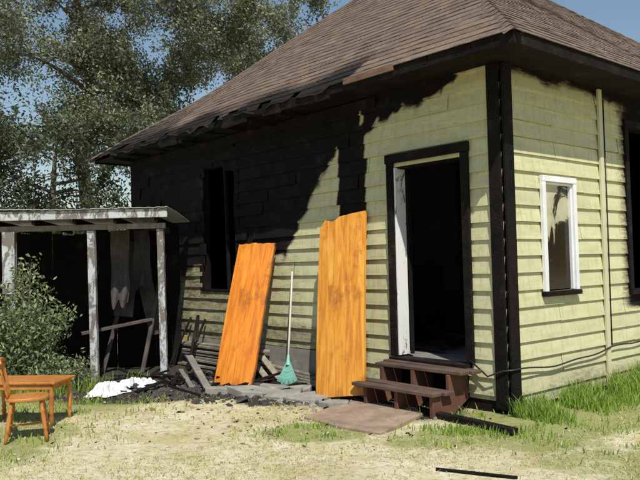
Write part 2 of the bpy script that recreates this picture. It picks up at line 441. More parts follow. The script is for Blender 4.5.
m.box((WW/2,-.25-.0,z+.012),(WW+2*e,.5,.02)); m.box((-.25,LL/2,z+.012),(.5,LL,.02)); m.box((WW/2,LL+.25,z+.012),(WW+2*e,.5,.02)); m.box((WW+.25,LL/2,z+.012),(.5,LL,.02))
m.build('soffit',CHAR,house)
m=MB(); t=-e
random.seed(3)
while t<LL+e-.01:
    w=random.uniform(.3,.9); t1=min(t+w,LL+e)
    dz=random.uniform(-.05,.015) if t>1.5 else 0
    if not (t>2.2 and random.random()<.35):
        m.box((-e-.012+random.uniform(-.004,.004),(t+t1)/2,z+.035+dz),(.022,t1-t-.006,.11+ (random.uniform(-.04,.07) if t>1.5 else 0)),Matrix.Rotation(random.uniform(-.09,.09) if t>1.5 else 0,3,'X'))
    t=t1
m.box((WW/2,-e-.012,z+.035),(WW+2*e+.04,.022,.12)); m.box((WW/2,LL+e+.012,z+.035),(WW+2*e,.022,.12)); m.box((WW+e+.012,LL/2,z+.035),(.022,LL+2*e,.12))
m.build('fascia',CHAR,house,.004)
m=MB()
for i in range(9):
    y=2.9+i*.58
    m.box((-.28+random.uniform(-.06,.02),y+random.uniform(-.05,.05),z-.02+random.uniform(-.03,.02)),(.40,.04,.05),Matrix.Rotation(random.uniform(-.1,.04),3,'Y'))
m.build('burnt_lookouts',CHAR,house,.004)
m=MB(); m.box((-e-.035,1.28,z+.075),(.02,.75,.07)); m.build('fascia_fragment',wood('bare_fascia_wood',(.13,.07,.045),(.28,.16,.10),.8,(9,1,9),4),house,.004)
m=MB()
m.box((-.045,4.65,ZT-.08),(.02,6.0,.12)); m.build('frieze_board',CHAR,house,.004)
def roof():
    V=[];F=[];UV=[];B=[]
    ds=.15; dr=ds/math.sqrt(1+PITCH**2)
    z0=ZT+.085; Lx0,Lx1=-OV-.04,WW+OV+.04; Ly0,Ly1=-OV-.04,LL+OV+.04; R=(Ly1-Ly0)/2
    nc=int(math.ceil(R/dr))
    nrm=1/math.sqrt(1+PITCH**2)
    def sagf(x,y):
        return -.035*max(0,noise.noise(Vector((x*.5,y*.5,.5))))-.11*math.exp(-((x-.9)**2+(y-6.9)**2)/1.6)
    def face(fn,out,hipfn):
        for k in range(nc):
            r0=k*dr; r1=min((k+1)*dr+.0,R)
            if r0>=R: break
            a0,a1=hipfn(r0); b0,b1=hipfn(r1)
            n=max(2,int((a1-a0)/.12)); base=len(V)
            lift=.008
            for row,(r,p0,p1,l) in enumerate([(r0,a0,a1,0),(r0,a0,a1,lift),(r1,b0,b1,0.0)]):
                for i in range(n+1):
                    al=p0+(p1-p0)*i/n
                    x,y=fn(al,r)
                    j=noise.noise(Vector((al*7,k*3.1,out)))*.009 if row==1 else 0
                    sag=sagf(x,y) -(.14*abs(noise.noise(Vector((al*3.1,out,5))))+.08*abs(noise.noise(Vector((al*9.1,out,5)))) if (k==0 and row<2 and out==0 and al>2) else 0)
                    if out==0: sag-=.05*max(0,noise.noise(Vector((al*.9,2,2))))*math.exp(-r*1.5)*(1 if al>2 else 0)
                    V.append((x-(nrm*PITCH*(l+j) if out==0 else 0),y-(nrm*PITCH*(l+j) if out==1 else 0),z0+r*PITCH+(l+j)*nrm+sag))
                    UV.append((al+out*3.3,r/dr*ds+ (0.001 if row==2 else .004)))
                    bb=0
                    if out==0: bb=sm(.82-r*1.15+ .5*noise.noise(Vector((al*1.1,r,3))) ) if al>1.6 else sm(.2-r)
                    if out==0 and al>6.0: bb=max(bb,.60-.22*r+.1*(al-6.6))
                    B.append(bb)
            for row in range(2):
                for i in range(n):
                    if out==0 and k<2:
                        al=a0+(a1-a0)*i/n
                        if al>2.4 and noise.noise(Vector((al*2.7,k*1.3+4,1)))>.22+.15*k: continue
                    F.append((base+row*(n+1)+i,base+row*(n+1)+i+1,base+(row+1)*(n+1)+i+1,base+(row+1)*(n+1)+i))
    face(lambda a,r:(Lx0+r,a),0,lambda r:(Ly0+r,Ly1-r))
    face(lambda a,r:(a,Ly0+r),1,lambda r:(Lx0+r,Lx1-r))
    face(lambda a,r:(a,Ly1-r),2,lambda r:(Lx0+r,Lx1-r))
    face(lambda a,r:(Lx1-r,a),3,lambda r:(Ly0+r,Ly1-r))
    me=bpy.data.meshes.new('roof'); me.from_pydata(V,[],F); me.materials.append(SHING)
    uvl=me.uv_layers.new(name='UVMap')
    for l in me.loops: uvl.data[l.index].uv=UV[l.vertex_index]
    a=me.attributes.new('burn','FLOAT','POINT'); a.data.foreach_set('value',B)
    link(bpy.data.objects.new('roof',me),house)
    m=MB()
    def caps(a,b):
        a=Vector(a); b=Vector(b); n=int((b-a).length/.16)
        d=(b-a).normalized()
        hz=Vector((-d.y,d.x,0)).normalized()
        for i in range(n):
            p=a+(b-a)*(i/n); q=p+d*.2
            p=p+Vector((0,0,.008+sagf(p.x,p.y))); q=q+Vector((0,0,.003+sagf(q.x,q.y)))
            w=.09; nb=len(m.v); dn=Vector((0,0,w*PITCH*.7071+.008))
            for P,l in ((p,.007),(q,0)):
                for s_,dd in ((-1,dn),(0,Vector()),(1,dn)):
                    m.v.append(tuple(P+hz*w*s_-dd+Vector((0,0,l))))
            m.f.append((nb,nb+1,nb+4,nb+3)); m.f.append((nb+1,nb+2,nb+5,nb+4))
    zt=z0+R*PITCH
    caps((Lx0,Ly0,z0),(Lx0+R,Ly0+R,zt)); caps((Lx0,Ly1,z0),(Lx0+R,Ly1-R,zt)); caps((Lx0+R,Ly0+R,zt),(Lx1-R,Ly0+R,zt)); caps((Lx1,Ly0,z0),(Lx1-R,Ly0+R,zt))
    m.build('hip_and_ridge_caps',plain('cap_shingles',(.125,.09,.07),.95,.55,16,0,.5),house)
    m=MB()
    zz=z0-.05
    m.v=[(Lx0+.04,Ly0+.04,zz),(Lx1-.04,Ly0+.04,zz),(Lx1-.04,Ly1-.04,zz),(Lx0+.04,Ly1-.04,zz),(Lx0+R,Ly0+R,zt-.25),(Lx1-R,Ly0+R,zt-.25)]
    m.f=[(0,1,5,4),(1,2,5),(2,3,4,5),(3,0,4)]
    m.build('roof_deck',CHAR,house)
roof()
m=MB(); pts=[]
for i in range(40):
    x=-.02+i*.09
    z=.44-.05*math.sin(min(1,x/1.86)*math.pi)+ .02*x+.01*math.sin(x*7)
    pts.append((x,-.062,z))
pts=[(-.058,.42,.50),(-.075,.2,.36),(-.07,0.02,.43)]+[(-.04,-.065,.44)]+pts[1:]
m.tube(pts,.009,6)
m.tube([(1.93,-.05,3.3),(1.935,-.05,2),(1.93,-.05,.5)],.008,6)
m.build('electric_cable',BLACKC,house,smooth=True)

def HP(x,y,z): 
    p=C0+dRv*x+dLv*y; return (p.x,p.y,z)
random.seed(31)
m=MB()
for i in range(7):
    z=.04+.05*i; o=-.20+.016*i+random.uniform(-.03,.02)
    m.beam(HP(o,3.95+random.uniform(-.3,.2),z),HP(o+random.uniform(-.04,.03),6.0+random.uniform(-.7,.2),z+random.uniform(-.02,.03)),.13,.032)
for i in range(4):
    m.beam(HP(-.30-.05*i,3.2+.25*i,.03+.02*i),HP(-.06,4.3+.2*i,.50-.07*i),.09,.02)
for i in range(4):
    m.beam(HP(-.22+.03*i,2.5+.1*i,.03+.03*i),HP(-.14+.02*i,3.7+.1*i,.05+.04*i),.10,.028)
m.build('stacked_boards',TANW,None,.004)
m=MB()
for i in range(7):
    a_=3.9+i*.36+random.uniform(-.1,.1)
    m.beam(HP(-random.uniform(.3,.55),a_,.02),HP(-.06,a_+random.uniform(-.4,.5),random.uniform(.4,.85)),random.uniform(.03,.08),.02)
m.build('leaning_charred_slats',CHAR,None,.003)

# ------------------------------------------------------------------ steps
steps=empty('wooden_steps',(1.79,6.97,0),ANG)
m=MB()
for (xa,xb,y0,y1,z) in [(-.36,-.225,.30,1.46,.405),(-.215,-.075,.27,1.48,.41),(-.66,-.53,.40,1.52,.225),(-.52,-.385,.37,1.50,.23)]:
    m.box(((xa+xb)/2,(y0+y1)/2,z),(xb-xa,y1-y0,.036),Matrix.Rotation(random.uniform(-.02,.02),3,'X'))
m.build('treads',STEPW,steps,.006)
m=MB()
for y in (.46,.92,1.36):
    prof=[(-.62,0),(-.62,.204),(-.37,.204),(-.37,.383),(-.07,.383),(-.07,.12),(-.3,0)]
    n=len(m.v);k=len(prof)
    for yy in (y-.022,y+.022):
        for p in prof: m.v.append((p[0],yy,p[1]))
    m.f.append(tuple(n+i for i in range(k))); m.f.append(tuple(n+k+i for i in reversed(range(k))))
    for i in range(k):
        j=(i+1)%k; m.f.append((n+j,n+i,n+k+i,n+k+j))
m.build('stringers',wood('stringer_wood',(.10,.04,.025),(.24,.10,.055),.8,(1,9,1),4),steps,.004)

# ------------------------------------------------------------------ leaning panels
def leaning_panel(name,BL,BR,TL,TR,th,mat,notches,scorch):
    BL,BR,TL,TR=map(Vector,(BL,BR,TL,TR))
    ex=(BR-BL); w=ex.length; ex.normalize()
    ey=((TL-BL)+(TR-BR))/2; L=ey.length; ey.normalize()
    nn=ex.cross(ey).normalized(); ex=ey.cross(nn).normalized()
    R=Matrix((ex,nn*-1,ey)).transposed().to_4x4()
    R.translation=(BL)
    nx,nz=26,60
    V=[];F=[];Sx=[]
    for side in (0,1):
        for j in range(nz+1):
            for i in range(nx+1):
                u=i/nx; top=L-notches(u)
                zz=top*j/nz; x=w*u
                bow=.018*math.sin(math.pi*u)+.015*math.sin(math.pi*zz/L)
                V.append((x,-bow-(th if side==0 else 0),zz)); Sx.append(scorch(u,zz/L))
    n1=(nx+1)*(nz+1)
    for j in range(nz):
        for i in range(nx):
            a=j*(nx+1)+i; F.append((a,a+1,a+nx+2,a+nx+1)); F.append((n1+a+nx+1,n1+a+nx+2,n1+a+1,n1+a))
    rim=[i for i in range(nx+1)]+[j*(nx+1)+nx for j in range(1,nz+1)]+[nz*(nx+1)+i for i in range(nx-1,-1,-1)]+[j*(nx+1) for j in range(nz-1,0,-1)]
    for a,b in zip(rim,rim[1:]+rim[:1]): F.append((b,a,n1+a,n1+b))
    me=bpy.data.meshes.new(name); me.from_pydata(V,[],F); me.materials.append(mat)
    at=me.attributes.new('scorch','FLOAT','POINT'); at.data.foreach_set('value',Sx)
    o=link(bpy.data.objects.new(name,me)); o.matrix_world=R; return o
def notch1(u): return .02*abs(noise.noise(Vector((u*5,0,0))))+(.012 if u>.5 else 0)
def notch2(u): return .10*max(0,1-u*9)+.05*max(0,1-abs(u-.3)*6)+.012*abs(noise.noise(Vector((u*9,3,0))))
leaning_panel('wooden_door',(-1.37,9.15,.0),(-.86,8.9,.0),(-1.09,9.84,1.78),(-.58,9.59,1.78),.035,PLY1,notch1,
   lambda u,v: .45*max(0,1-abs(u-1)*14)+.3*max(0,(v-.96)*20)+.3*max(0,1-v*10))
leaning_panel('wooden_door',(-.07,8.06,.0),(.44,7.66,.0),(.03,8.70,2.0),(.54,8.30,2.0),.035,PLY2,notch2,
   lambda u,v: .35*max(0,(v-.93)*12)+.3*max(0,1-v*14)+.3*max(0,1-u*18))

# ------------------------------------------------------------------ rake
rake=bpy.data.objects.new('leaf_rake',None); link(rake)
b0=Vector((-.45,8.88,.0)); t0=Vector((-.37,9.36,1.42)); d=(t0-b0).normalized(); xx=Vector((.8,-.6,0)); xx=(xx-d*xx.dot(d)).normalized(); yy=d.cross(xx)
Mx=Matrix((xx,yy,d)).transposed().to_4x4(); Mx.translation=b0; rake.matrix_world=Mx
MB().tube([(0,0,.30),(0,0,.6),(0,0,1.0),(0,0,1.49)],[.013,.013,.0125,.013],10).build('handle',HANDLE,rake,smooth=True)
m=MB()
for i in range(17):
    a=(i-8)/8*.50
    x=math.sin(a)*.33; zt_=.36-math.cos(a)*.33
    p=[Vector((x*.08,0,.335)),Vector((x*.55,-.004,.36-math.cos(a)*.19)),Vector((x,-.012,zt_)),Vector((x*1.03,.022,zt_-.02))]
    for q,r in zip(p,p[1:]): m.beam(q,r,.011,.005,(0,1,0))
for rr in (.17,.25):
    pts=[(math.sin(a)*rr,-.006,.36-math.cos(a)*rr) for a in np.linspace(-.5,.5,9)]
    for q,r in zip(pts,pts[1:]): m.beam(q,r,.006,.016,(0,0,1))
m.tube([(0,0,.27),(0,0,.33),(0,0,.40)],[.03,.024,.017],10)
m.build('rake_head',TEAL,rake,.001)

# ------------------------------------------------------------------ slabs, debris
m=MB(); m.prism([(-.2,7.04),(.1,6.62),(.48,6.28),(.8,6.8),(1.06,7.2),(.66,7.52),(.30,7.79),(.02,7.4)],-.03,.03); m.build('paving_slab',TANC,None,.012)
random.seed(21)
slabs=MB()
for (cx,cy,r) in [(-1.15,8.62,.24),(-.80,8.42,.26),(-.45,8.22,.22),(-.12,8.02,.24),(.12,7.62,.17),(-.60,8.66,.2),(-.3,8.5,.18)]:
    k=random.randint(5,7); a0=random.random()*6
    poly=[(cx+r*random.uniform(.75,1.15)*math.cos(a0+i*2*math.pi/k)*1.15,cy+r*random.uniform(.75,1.1)*math.sin(a0+i*2*math.pi/k)*.8) for i in range(k)]
    z=random.uniform(.0,.02); slabs.prism(poly,z-.04,z+.05,(random.uniform(-.12,.12),random.uniform(-.12,.12)))
slabs.build('broken_concrete_slabs',CONC,None,.01)
MB().beam((.98,7.12,.03),(1.62,6.18,.035),.09,.05).build('charred_beam',CHAR,None,.008)
MB().beam((.79,5.2,.012),(1.30,4.94,.014),.03,.022).build('charred_stick',CHAR,None,.003)
m=MB(); m.beam((-1.40,8.75,.03),(-1.80,9.75,.30),.09,.03); m.beam((-1.62,8.9,.02),(-1.95,9.9,.1),.06,.03); m.build('fallen_plank',GREYW,None,.003)

def chips(name,n,fn,smin,smax,mat,flat=.5):
    m=MB()
    for i in range(n):
        x,y=fn(); s=random.uniform(smin,smax)*(1 if random.random()<.85 else 2)
        R=Matrix.Rotation(random.uniform(0,6.3),3,'Z')@Matrix.Rotation(random.uniform(-.5,.5),3,'X')@Matrix.Rotation(random.uniform(-.4,.4),3,'Y')
        m.box((x,y,s*flat*.3+gz(x,y)),(s,s*random.uniform(.3,1),s*flat*random.uniform(.4,1)),R,random.uniform(.5,.95))
    return m.build(name,mat)
def gauss(cx,cy,sx,sy,rot=0):
    def f():
        a,b=random.gauss(0,sx),random.gauss(0,sy); c,s=math.cos(rot),math.sin(rot)
        return cx+a*c-b*s,cy+a*s+b*c
    return f
chips('ash_debris',1500,gauss(-1.7,9.05,.8,.42,-.35),.012,.07,DEBM)
chips('charred_rubble',600,gauss(-.6,8.9,.9,.22,-.75),.015,.08,CHAR)
chips('grey_rubble',400,gauss(-.7,8.45,.8,.20,-.72),.015,.07,CONC)
def uni(x0,x1,y0,y1): return lambda:(random.uniform(x0,x1),random.uniform(y0,y1))
chips('gravel',900,uni(-4,4,3.8,8.6),.005,.016,plain('gravel_stone',(.46,.41,.33),.9,.5,9),.7)
chips('wood_splinters',260,gauss(.1,7.7,1.6,.9),.015,.045,wood('splinter_wood',(.2,.12,.07),(.42,.3,.18)),.2)
chips('charred_flakes',220,gauss(-.1,7.5,1.6,.7),.008,.024,CHAR,.3)
m=MB()
for i in range(22):
    x,y=gauss(-1.7,9.2,.65,.35,-.3)(); a=random.uniform(0,3.14); l=random.uniform(.2,.6)
    m.beam((x,y,random.uniform(.02,.05)),(x+l*math.cos(a),y+l*math.sin(a)*.7,random.uniform(.02,.16)),random.uniform(.03,.07),.022)
m.build('charred_planks',CHAR,None,.003)

def crumple(name,cx,cy,rx,ry,h,mat,seed):
    n=60; V=[];F=[]
    for j in range(n+1):
        for i in range(n+1):
            u=i/n*2-1; v=j/n*2-1
            th=math.atan2(v,u)
            e=1+.5*noise.noise(Vector((math.cos(th)*2,math.sin(th)*2,seed)))
            q=max(abs(u),abs(v))/max(1e-6,math.hypot(u,v))
            x=cx+rx*u*q*e; y=cy+ry*v*q*e
            rr=max(abs(u),abs(v))
            rid=1-abs(noise.noise(Vector((u*1.9,v*1.9,seed))))*2.6
            rid2=1-abs(noise.noise(Vector((u*4.7,v*4.7,seed+3))))*2.4
            z=.004+h*(1-rr**2.5)*max(0,.3+.6*rid)*.8+.03*rid2*(1-rr**4)+.01
            V.append((x,y,max(.002,z)))
    for j in range(n):
        for i in range(n): a=j*(n+1)+i; F.append((a,a+1,a+n+2,a+n+1))
    mm=MB(); mm.v=V; mm.f=F; return mm.build(name,mat)
crumple('crumpled_plastic_sheet',-2.60,8.72,.22,.26,.16,SHEETW,2.2)
crumple('crumpled_plastic_sheet',-2.34,9.2,.28,.16,.12,SHEETW,6.1)

# ------------------------------------------------------------------ shed
shed=empty('lean_to_shed',(0,0,0))
SY=9.8; SX0,SX1=-6.6,-2.1; BY=11.15
m=MB()
for (x,y,w) in [(-3.1,SY,.10),(-2.16,SY,.09),(-4.2,SY,.12),(-5.4,SY,.1),(-6.5,SY,.1)]:
    m.box((x,y,1.0),(w,.09,2.06),Matrix.Rotation(random.uniform(-.02,.02),3,'Y'))
m.build('posts',WHITE2,shed,.008)
m=MB(); m.box(((SX0+SX1)/2,SY,2.075),(SX1-SX0,.07,.075)); m.build('front_beam',GREYW,shed,.006)
m=MB(); m.box(((SX0+SX1)/2,SY-.16,2.24),(SX1-SX0+.12,.03,.12)); m.build('fascia_board',WHITE2,shed,.006)
m=MB(); x=SX0
while x<SX1+.02:
    m.beam((x,SY-.14,2.16),(x,BY,2.10),.045,.08); x+=.55
m.build('rafters',CHAR,shed,.004)
V=[];F=[];nx=260
for j,(y,z) in enumerate([(SY-.21,2.318),(SY+.5,2.29),(BY+.1,2.20)]):
    for i in range(nx+1):
        xx_=SX0-.05+(SX1-SX0+.12)*i/nx
        V.append((xx_,y+.01*noise.noise(Vector((xx_*3,0,0))),z+.003*math.sin(i*.9)+.022*noise.noise(Vector((xx_*1.3,y,0)))))
for j in range(2):
    for i in range(nx): a=j*(nx+1)+i; F.append((a,a+1,a+nx+2,a+nx+1))
m=MB(); m.v=V; m.f=F; o=m.build('metal_roof_sheet',METAL,shed); o.modifiers.new('s','SOLIDIFY').thickness=.006
m=MB(); x=SX0
while x<SX1-.15:
    w=random.uniform(.13,.2)
    m.box((x+w/2,BY+random.uniform(0,.02),1.0+random.uniform(-.05,.05)),(w-.004,.025,2.15),Matrix.Rotation(random.uniform(-.006,.006),3,'Y'))
    x+=w
m.box((-6.6,(SY+BY)/2,1.05),(.03,BY-SY,2.1))
m.build('back_wall_boards',CHAR,shed)
m=MB(); m.box((-4.22,SY-.06,1.62),(.17,.02,.85)); m.box((-4.55,SY-.065,1.62),(.42,.02,.85)); m.build('white_panel',WHITE2,shed,.004)
m=MB()
m.box((-2.85,10.6,1.35),(.28,.03,1.1),Matrix.Rotation(.12,3,'Y')); m.box((-2.6,10.75,1.2),(.22,.03,1.4),Matrix.Rotation(-.2,3,'Y'))
m.beam((-3.2,10.5,.0),(-2.75,10.9,2.0),.08,.03)
m.beam((-2.6,10.4,.0),(-2.35,10.9,1.7),.06,.03); m.beam((-3.4,10.2,.6),(-2.5,10.6,.75),.12,.04)
m.build('hanging_boards',plain('scorched_board',(.085,.07,.06),.9,.6,3),shed,.004)
def cloth(name,x0,x1,y,z0,z1,mat,par,seed):
    V=[];F=[];n=30;k=30
    for j in range(k+1):
        for i in range(n+1):
            u=i/n; v=j/k
            x=x0+(x1-x0)*u*(1-.25*v*math.sin(seed))+.06*noise.noise(Vector((u*2,v*2,seed)))
            V.append((x,y+.035*math.sin(u*11+v*2+seed)*(.3+v)+.05*noise.noise(Vector((u*3,v*2,seed+9))),z1-(z1-z0)*v*(1+.14*noise.noise(Vector((u*3.3,seed,0))))))
    for j in range(k):
        for i in range(n): a=j*(n+1)+i; F.append((a,a+n+1,a+n+2,a+1))
    mm=MB(); mm.v=V; mm.f=F; return mm.build(name,mat,par,smooth=True)
cloth('hanging_cloth',-3.0,-2.72,10.3,1.0,2.05,CLOTH,shed,1.0)
cloth('hanging_cloth_dark',-2.70,-2.48,10.4,1.2,2.05,plain('dark_cloth',(.045,.04,.036),.95,.4,3),shed,4.0)

# ------------------------------------------------------------------ chair, table
def turned(m,a,b,r=.018,n=10):
    a=Vector(a); b=Vector(b); prof=[(0,.7),(.1,.75),(.2,1.2),(.28,.8),(.32,1.3),(.36,.9),(.55,1.25),(.7,1.0),(.76,1.35),(.8,.9),(.9,1.0),(1,.9)]
    m.tube([a+(b-a)*t for t,_ in prof],[r*k for _,k in prof],n)
chair=empty('wooden_chair',(-2.66,6.50,0),math.radians(18))
m=MB()
k=22; poly=[(.185*math.copysign(abs(math.cos(a))**.7,math.cos(a)),.175*math.copysign(abs(math.sin(a))**.7,math.sin(a))) for a in np.linspace(0,2*math.pi,k,endpoint=False)]
m.prism(poly,.355,.385); m.build('seat',ORW,chair,.008)
m=MB()
for sx in (-1,1):
    for sy in (-1,1): turned(m,(sx*.17,sy*.16,0),(sx*.12,sy*.11,.356),.017)
    m.tube([(sx*.155,-.145,.13),(sx*.155,.145,.13)],.009,8)
m.tube([(-.155,0,.13),(.155,0,.13)],.009,8)
m.build('legs',ORW,chair,smooth=True)
m=MB()
for i in range(4):
    y=-.12+.08*i
    turned(m,(-.15,y,.38),(-.215,y*1.15,.70),.009,8)
m.build('back_spindles',ORW,chair,smooth=True)
m=MB(); m.tube([(-.20,-.17,.70),(-.222,-.09,.715),(-.228,0,.72),(-.222,.09,.715),(-.20,.17,.70)],[.014,.02,.022,.02,.014],10); m.build('top_rail',ORW,chair,smooth=True)
table=empty('low_wooden_table',(-2.95,7.2,0),math.radians(-6))
m=MB(); m.box((0,0,.42),(.80,.46,.024)); m.box((0,-.20,.38),(.70,.018,.055)); m.box((0,.20,.38),(.70,.018,.055)); m.box((.355,0,.38),(.018,.38,.055)); m.box((-.355,0,.38),(.018,.38,.055)); m.build('tabletop',ORW,table,.006)
m=MB()
for sx in (-1,1):
    for sy in (-1,1): turned(m,(sx*.35,sy*.19,0),(sx*.35,sy*.19,.405),.020)
m.build('table_legs',ORW,table,smooth=True)

# ------------------------------------------------------------------ vegetation
def leaves_mesh(name,P,size,mat,parent=None,tint=None,aspect=.45):
    n=len(P); r=rng.normal(size=(n,3)); r/=np.linalg.norm(r,axis=1)[:,None]
    q=rng.normal(size=(n,3)); s=np.cross(r,q); s/=np.linalg.norm(s,axis=1)[:,None]
    sz=size*rng.uniform(.6,1.4,(n,1))
    V=np.empty((n,4,3)); V[:,0]=P-r*sz*.5; V[:,1]=P+s*sz*aspect*.5; V[:,2]=P+r*sz*.5; V[:,3]=P-s*sz*aspect*.5
    me=bpy.data.meshes.new(name)
    me.vertices.add(n*4); me.vertices.foreach_set('co',V.reshape(-1))
    me.loops.add(n*4); me.loops.foreach_set('vertex_index',np.arange(n*4,dtype=np.int32))
    me.polygons.add(n); me.polygons.foreach_set('loop_start',np.arange(0,n*4,4,dtype=np.int32)); me.polygons.foreach_set('loop_total',np.full(n,4,dtype=np.int32))
    me.update(calc_edges=True)
    if tint is None: tint=rng.uniform(0,1,n)
    a=me.attributes.new('tint','FLOAT','POINT'); a.data.foreach_set('value',np.repeat(tint,4).astype(np.float32))
    me.materials.append(mat); o=bpy.data.objects.new(name,me); link(o,parent); return o

def tree(name,base,trunk_pts,clusters,leafsize,per,mat,tr=.25,droop=0):
    e=empty(name,base); B=Vector(base)
    m=MB(); tp=[Vector(p)-B for p in trunk_pts]
    sp=[]
    for i in range(len(tp)-1):
        for k in range(5): 
            t=k/5; sp.append(tp[i].lerp(tp[i+1],t)+Vector((noise.noise(tp[i]*.7+Vector((k,0,0))),noise.noise(tp[i]*.7+Vector((0,k,0))),0))*.06)
    sp.append(tp[-1]); nn=len(sp)
    rad=[tr*(1-.75*i/(nn-1)) for i in range(nn)]; rad[0]*=1.35
    m.tube(sp,rad,10)
    nodes=[(p,r) for p,r in zip(sp,rad)][3:]
    cl=sorted([(Vector(c[:3])-B,c[3]) for c in clusters],key=lambda c:min((c[0]-n[0]).length for n in nodes))
    PP=[];TT=[]
    for c,r in cl:
        best=min(nodes,key=lambda n:(n[0]-c).length+ (3 if n[0].z>c.z-.1 else 0)-n[1]*4)
        a,ra=best; L=(c-a).length
        mid=a.lerp(c,.5)+Vector((random.gauss(0,.12),random.gauss(0,.12),.08+random.gauss(0,.08)))*L
        pts=[];r0=min(ra*.75,.03+.022*L)
        for k in range(6):
            t=k/5; pts.append(a*(1-t)**2+mid*2*t*(1-t)+c*t*t)
        rr=[max(.008,r0*(1-.8*k/5)) for k in range(6)]
        m.tube(pts,rr,6,False)
        nodes+= [(pts[2],rr[2]),(pts[3],rr[3]),(pts[4],rr[4])]
        for q in range(9):
            dirv=Vector((random.gauss(0,1),random.gauss(0,1),random.gauss(.1,.8)-droop)).normalized()*r*random.uniform(.6,1.3)
            s0=pts[random.choice([3,4,5])]
            m.tube([s0,s0+dirv*.5+Vector((0,0,.05)),s0+dirv],[.014,.009,.004],4,False)
            k=int(per/10)
            t=rng.uniform(.2,1.15,(k,1)); g=rng.normal(size=(k,3))*r*.15
            pp=np.array(s0)+np.array(dirv)*t+g; pp[:,2]-=droop*np.abs(rng.normal(size=k))*r*.5
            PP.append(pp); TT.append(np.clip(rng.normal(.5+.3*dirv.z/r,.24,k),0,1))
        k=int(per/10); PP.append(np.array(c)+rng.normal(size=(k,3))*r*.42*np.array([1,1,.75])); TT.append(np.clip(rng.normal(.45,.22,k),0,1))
    m.build('trunk_and_limbs',BARK,e,smooth=True)
    leaves_mesh('crown',np.concatenate(PP),leafsize,mat,e,np.concatenate(TT))
    return e

random.seed(5)
def blob(n,cx,cy,cz,rx,ry,rz,rmin,rmax):
    out=[];tries=0
    while len(out)<n and tries<n*60:
        tries+=1
        u=Vector((random.uniform(-1,1),random.uniform(-1,1),random.uniform(-1,1)))
        if u.length>1 or u.length<.25: continue
        p=(cx+u.x*rx,cy+u.y*ry,cz+u.z*rz)
        if any((Vector(p)-Vector(q[:3])).length<rmin*.9 for q in out): continue
        out.append((*p,random.uniform(rmin,rmax)))
    return out
cl=blob(70,-6.9,20,9.0,5.0,3.2,4.6,.75,1.15)+blob(26,-2.3,20.5,8.9,3.1,2.0,2.2,.55,.85)+blob(16,-4.9,20.5,6.0,1.9,1.5,1.7,.6,.9)
tree('shade_tree',(-6.5,20,0),[(-6.5,20,0),(-6.35,20,2.5),(-6.6,20,4.5),(-6.4,20.1,7),(-6.8,20,10),(-6.6,20,12)],cl,.098,1400,LEAF1,.25)
cl=blob(34,-11.5,19,5.6,2.8,2.4,3.6,.7,1.1)+blob(12,-9.0,17,3.4,1.5,1.2,1.4,.5,.8)
tree('willow_tree',(-10.9,18.5,0),[(-10.9,18.5,0),(-10.7,18.5,2.5),(-11.1,18.6,5),(-11,18.7,8)],cl,.10,1000,LEAF2,.2,droop=.6)
cl=blob(32,-6.0,16.3,3.2,2.8,1.5,1.9,.55,.85)
tree('dark_tree',(-6.0,16.5,0),[(-6,16.5,0),(-5.9,16.5,1.5),(-6.1,16.4,3),(-6,16.4,4.2)],cl,.10,900,LEAF3,.16)
cl=blob(24,-14.5,24,5,4,3,4.2,.9,1.4)
tree('broad_tree',(-14.5,24,0),[(-14.5,24,0),(-14.3,24,3),(-14.6,24,6),(-14.5,24,8.5)],cl,.2,450,LEAF3,.25)

P=[];T=[]
for i in range(230):
    a=i/230*2*math.pi+random.uniform(-.02,.02); R=random.uniform(60,85); h=random.uniform(4,9); cx,cy=R*math.cos(a),R*math.sin(a)
    k=170; g=rng.normal(size=(k,3)); g/=np.maximum(1e-6,np.linalg.norm(g,axis=1))[:,None]; g*=rng.uniform(.3,1,(k,1))**.5
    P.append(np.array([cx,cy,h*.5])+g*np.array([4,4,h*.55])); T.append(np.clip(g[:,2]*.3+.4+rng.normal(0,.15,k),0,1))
leaves_mesh('distant_trees',np.concatenate(P),1.3,LEAF3,None,np.concatenate(T),.8)

def bush(name,cx,cy,h,rx,ry,n,mat,size,stems=26):
    e=empty(name,(cx,cy,0)); m=MB(); PP=[];TT=[]
    for i in range(stems):
        a=random.uniform(0,6.28); rr=random.uniform(.1,1); tx,ty=math.cos(a)*rx*rr,math.sin(a)*ry*rr; hh=h*random.uniform(.55,1)*(1-.35*rr)
        pts=[Vector((tx*.25,ty*.25,0)),Vector((tx*.5,ty*.5,hh*.5)),Vector((tx*.85,ty*.85,hh*.85)),Vector((tx*1.05,ty*1.05,hh))]
        m.tube(pts,[.012,.009,.006,.003],5,False)
        k=n//stems; t=rng.uniform(.15,1.03,k); pa=np.array([list(pts[0].lerp(pts[3],x)) for x in t]); pa[:,2]=np.interp(t,[0,.5,1],[0,hh*.6,hh])
        PP.append(pa+rng.normal(size=(k,3))*.07); TT.append(np.clip(rng.normal(.35+.3*t,.25),0,1))
    m.build('stems',BARK,e); leaves_mesh('leaves',np.concatenate(PP),size,mat,e,np.concatenate(TT),.4); return e
bush('leafy_bush',-3.85,9.35,1.7,.68,.42,6500,LEAFB,.062,34)
bush('leafy_bush',-4.7,9.4,1.3,.6,.4,5000,LEAFB,.062,26)
bush('low_shrub',-3.35,9.25,.5,.40,.3,1800,LEAFB,.05,20)

